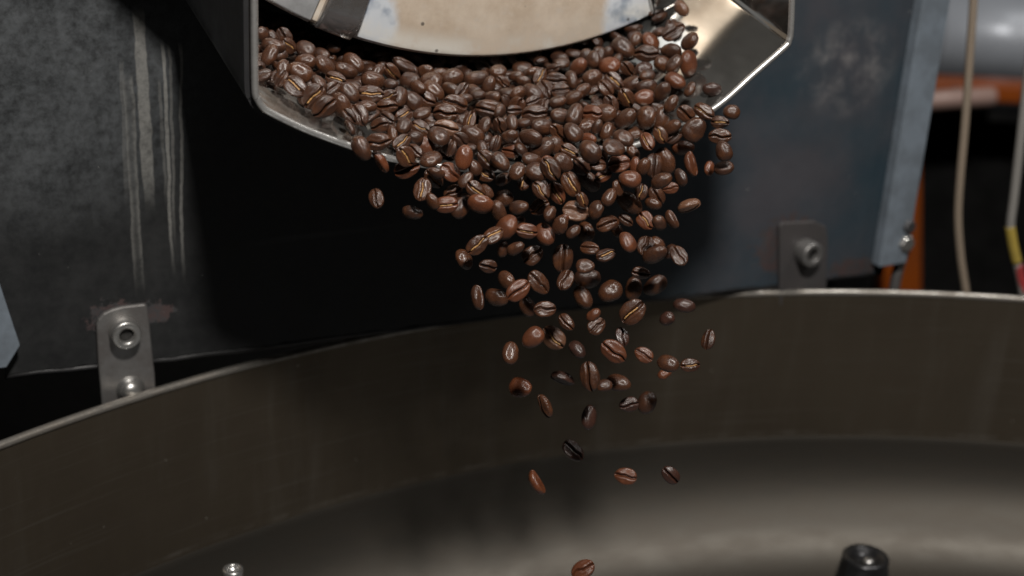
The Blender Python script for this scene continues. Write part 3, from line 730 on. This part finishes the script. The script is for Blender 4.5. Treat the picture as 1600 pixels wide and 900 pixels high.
MESH = {(i, k): mk('coffee_bean', SHAPES[i][0], SHAPES[i][1], M_bean[k]) for i in range(NV) for k in M_bean}
CHAFF = [mk('chaff', s[2], s[3], M_chaff) for s in SHAPES]

# ---- where each bean is: heaped on the trough, or falling past the lip
lx = np.array([p.x for p in lipc]); lz = np.array([p.z for p in lipc])
lo, hi = lipc.index(min(lipc, key=lambda p: abs(p.x-LIP[5].x))), lipc.index(min(lipc, key=lambda p: abs(p.x-LIP[17].x)))
def lip_z(u): return float(np.interp(u, lx[lo:hi+1], lz[lo:hi+1]))
def floor_z(u, w): return lip_z(u) + SLOPE*(WL-w)
rg = random.Random(11)
ctr, quat, half, info = [], [], [], []
for (px, py, L, an, kd) in beans:
    k = kd[0]; tint = kd[1:]
    pl = PL(px, py, WL)
    if pl.z > lip_z(pl.x)+0.005:                       # over the trough
        w = WL-0.004
        while w > 0.02:
            q = PL(px, py, w)
            if q.z < floor_z(q.x, w)+0.0115: break
            w -= 0.001
        w += rg.uniform(-0.003, 0.006)
        zone = 'heap'
    else:
        drop = lip_z(pl.x)+0.005-pl.z
        w = WL + 0.006 + 0.10*drop + rg.uniform(-0.004, 0.016+0.03*min(1, drop/0.08)); zone = 'fall'
    p = PW(px, py, w); dep = (p-CAM).dot(fwd)
    half.append(min(max(L*dep/F*0.53, 0.0042), 0.0074))
    ctr.append(p)
    view = (CAM-p).normalized(); rt = (RIGHT - view*RIGHT.dot(view)).normalized(); up = view.cross(rt)
    a = math.radians(an); ex = rt*math.cos(a)+up*math.sin(a); side = view.cross(ex)
    if k in 'cg': th = rg.uniform(-0.45, 0.45); ez = view*math.cos(th)+side*math.sin(th)
    elif k == 's': th = rg.choice((-1, 1))*rg.uniform(1.1, 1.4); ez = view*math.cos(th)+side*math.sin(th)
    else: th = math.pi+rg.uniform(-0.85, 0.85); ez = view*math.cos(th)+side*math.sin(th)
    tilt = rg.uniform(-0.45, 0.45) if L*dep/F < 0.0110 or k == 'b' else rg.uniform(-0.22, 0.22)
    R_ = Matrix.Rotation(tilt, 3, side); ex, ez = R_ @ ex, R_ @ ez
    ey = ez.cross(ex)
    quat.append(Matrix((ex, ey, ez)).transposed()); info.append((zone, k, tint, px, py))
NB = len(ctr)
# the heap goes on underneath and back into the throat
fill = 0
for lay, dz in ((0, 0.0045), (1, 0.0125)):
    u = LIP[6].x+0.002
    while u < LIP[15].x+0.015:
        w = 0.036
        while w < WL-0.006-(0.022 if u < LIP[9].x else 0):
            uu, ww = u+rg.uniform(-0.003, 0.003), w+rg.uniform(-0.003, 0.003)
            back = ww < 0.088
            if lay == 1: w += 0.0090; continue
            if u > LIP[14].x and ww > 0.10 : w += 0.0090; continue
            ctr.append(wor((uu, -ww, floor_z(uu, ww)+dz))); half.append(rg.uniform(0.0050, 0.0060))
            quat.append(Matrix.Rotation(rg.uniform(0, 6.28), 3, 'Z') @ Matrix.Rotation(rg.choice((0, math.pi))+rg.uniform(-0.7, 0.7), 3, 'X') @ Matrix.Rotation(rg.uniform(-0.5, 0.5), 3, 'Y'))
            fill += 1; w += 0.0100
        u += 0.0112
# push overlapping beans apart, mostly in depth
C_ = np.array([tuple(c) for c in ctr]); H_ = np.array(half); AX = np.array([tuple(q.col[0]) for q in quat])
view = np.array(tuple(CAM))-C_; view /= np.linalg.norm(view, axis=1)[:, None]
nb = len(C_); own = np.arange(nb).repeat(3); rad = (H_*0.56).repeat(3); mob = np.where(np.arange(nb) < NB, 1.0, 1.0)
for it in range(45):
    pts = np.concatenate([C_[:, None]+AX[:, None]*(H_[:, None]*s)[:, None] for s in (-0.45, 0, 0.45)], 1).reshape(-1, 3)
    D = pts[:, None]-pts[None]; d = np.linalg.norm(D, axis=2)
    ov = rad[:, None]+rad[None]-d; ov[own[:, None] == own[None]] = 0
    I, J = np.where(ov > 0)
    push = D[I, J]/np.maximum(d[I, J], 1e-6)[:, None]*ov[I, J][:, None]*0.5
    mv = np.zeros_like(C_); cnt = np.zeros(nb)
    np.add.at(mv, own[I], push); np.add.at(cnt, own[I], 1)
    mv /= np.maximum(cnt, 1)[:, None]
    along = (mv*view).sum(1)[:, None]*view; lat = mv-along
    vis = (np.arange(nb) < NB)[:, None]
    mv = np.where(vis, along*1.2+lat*0.16, along*1.0+lat*0.8)
    C_ += mv*0.8
    hid = np.arange(nb) >= NB
    # keep the covered beans above the trough
for i in range(NB, nb):
    l = loc(Vector(C_[i])); fz = floor_z(l.x, -l.y)+0.0042
    if l.z < fz: C_[i, 2] += fz-l.z

order = sorted(range(NB), key=lambda i: -(half[i] + (1 if info[i][0] == 'fall' else 0)))
single = set(order[:300])
tone = {'': 'brown', 'o': 'reddish brown', 'd': 'blackish', 't': 'tan'}
lone = {(588, 310): 'lone round bean with a ragged crease falling left of the stream', (645, 331): 'lone smooth oval bean falling just left of the stream below the chute',
        (1077, 323): 'lone tan bean on edge falling right of the stream before the black shadow',
        (911, 890): 'lowest falling bean of the stream, just above the bin bottom', (840, 753): 'slim reddish bean on edge falling low before the bin wall',
        (977, 744): 'reddish striped bean falling low before the bin wall between two others', (1048, 743): 'small nearly black bean falling low before the bin wall, rightmost of three level beans',
        (896, 704): 'dark bean with open crease falling alone low before the bin wall', (1107, 530): 'creased bean falling alone right of the stream before the bin wall',
        (813, 605): 'round reddish bean falling alone left of the stream before the bin wall', (724, 405): 'round bean at the left tip of a slanting row before the black plate',
        (864, 528): 'pale tan bean with gold crease falling before the bin wall', (900, 330): 'broad tan bean with a split crease falling below the chute lip',
        (1145, 175): 'smooth bean flying out at the right tip of the chute lip', (1066, 13): 'tan bean at the top of the heap beside the door clip'}
stuffV, stuffF, nbase = [], [], 0
low = [bean_shape(i, 14, 18) for i in range(5)]
for i in range(nb):
    if i in single:
        zone, k, tint, px, py = info[i]; v = i % NV
        o = bpy.data.objects.new('coffee_bean', MESH[(v, tint)]); COL.objects.link(o)
        s = half[i]; o.matrix_world = Matrix.Translation(Vector(C_[i])) @ quat[i].to_4x4() @ Matrix.Diagonal((s, s, s, 1))
        face = {'b': 'smooth back', 'c': 'open crease', 'g': 'gold crease', 's': 'turned on its edge'}[k]
        l_ = loc(Vector(C_[i])); size = 'large ' if half[i] > 0.0064 else ('small ' if half[i] < 0.0050 else '')
        if zone == 'heap':
            grp = 'beans heaped in the chute'
            if px < 520: where = 'heaped against the chute wall near the dark strap'
            elif px > 1010: where = "heaped beside the chute's bare polished wing"
            elif -l_.y < 0.105: where = 'at the back of the heap under the door'
            elif -l_.y > 0.142: where = 'at the heap front on the chute lip'
            else: where = 'in the middle of the heap in the chute'
        elif py < 455:
            grp = 'beans falling in front of the plate'
            if py < 300: where = 'spilling right over the chute lip'
            elif py < 375: where = 'falling just below the chute lip'
            else: where = 'falling before the plate just above the bin rim'
        else: where, grp = ('falling just below the bin rim' if py < 560 else 'falling deep before the bin wall'), 'beans falling in front of the bin wall'
        lab = f'{size}{tone[tint]} bean with {face}, {where}'.replace('with turned on', 'turned on')
        o['category'] = 'coffee bean'
        hit = [t_ for (a_, b_), t_ in lone.items() if math.hypot(a_-px, b_-py) < 7]
        if hit: lab = hit[0]
        o['label'] = lab
        o['group'] = grp
        if k == 'g':
            c = bpy.data.objects.new('chaff', CHAFF[v]); COL.objects.link(c); c.parent = o
    else:
        V, Fc = low[i % 5][:2]; A3 = np.array(quat[i])*half[i]
        stuffV.append(np.array(V) @ A3.T + C_[i]); stuffF += [tuple(q+nbase for q in f) for f in Fc]; nbase += len(V)
SV = np.concatenate(stuffV)
# noise in the heap's material is set for bean-sized units
sc = 0.0056; me = mk('bean_heap', [tuple(v) for v in (SV/sc)], stuffF, M_bean[''])
o = bpy.data.objects.new('bean_heap', me); COL.objects.link(o); o.scale = (sc, sc, sc)
o['kind'] = 'stuff'; o['label'] = 'mass of dark brown roasted beans under and behind the heap in the chute'; o['category'] = 'coffee beans'
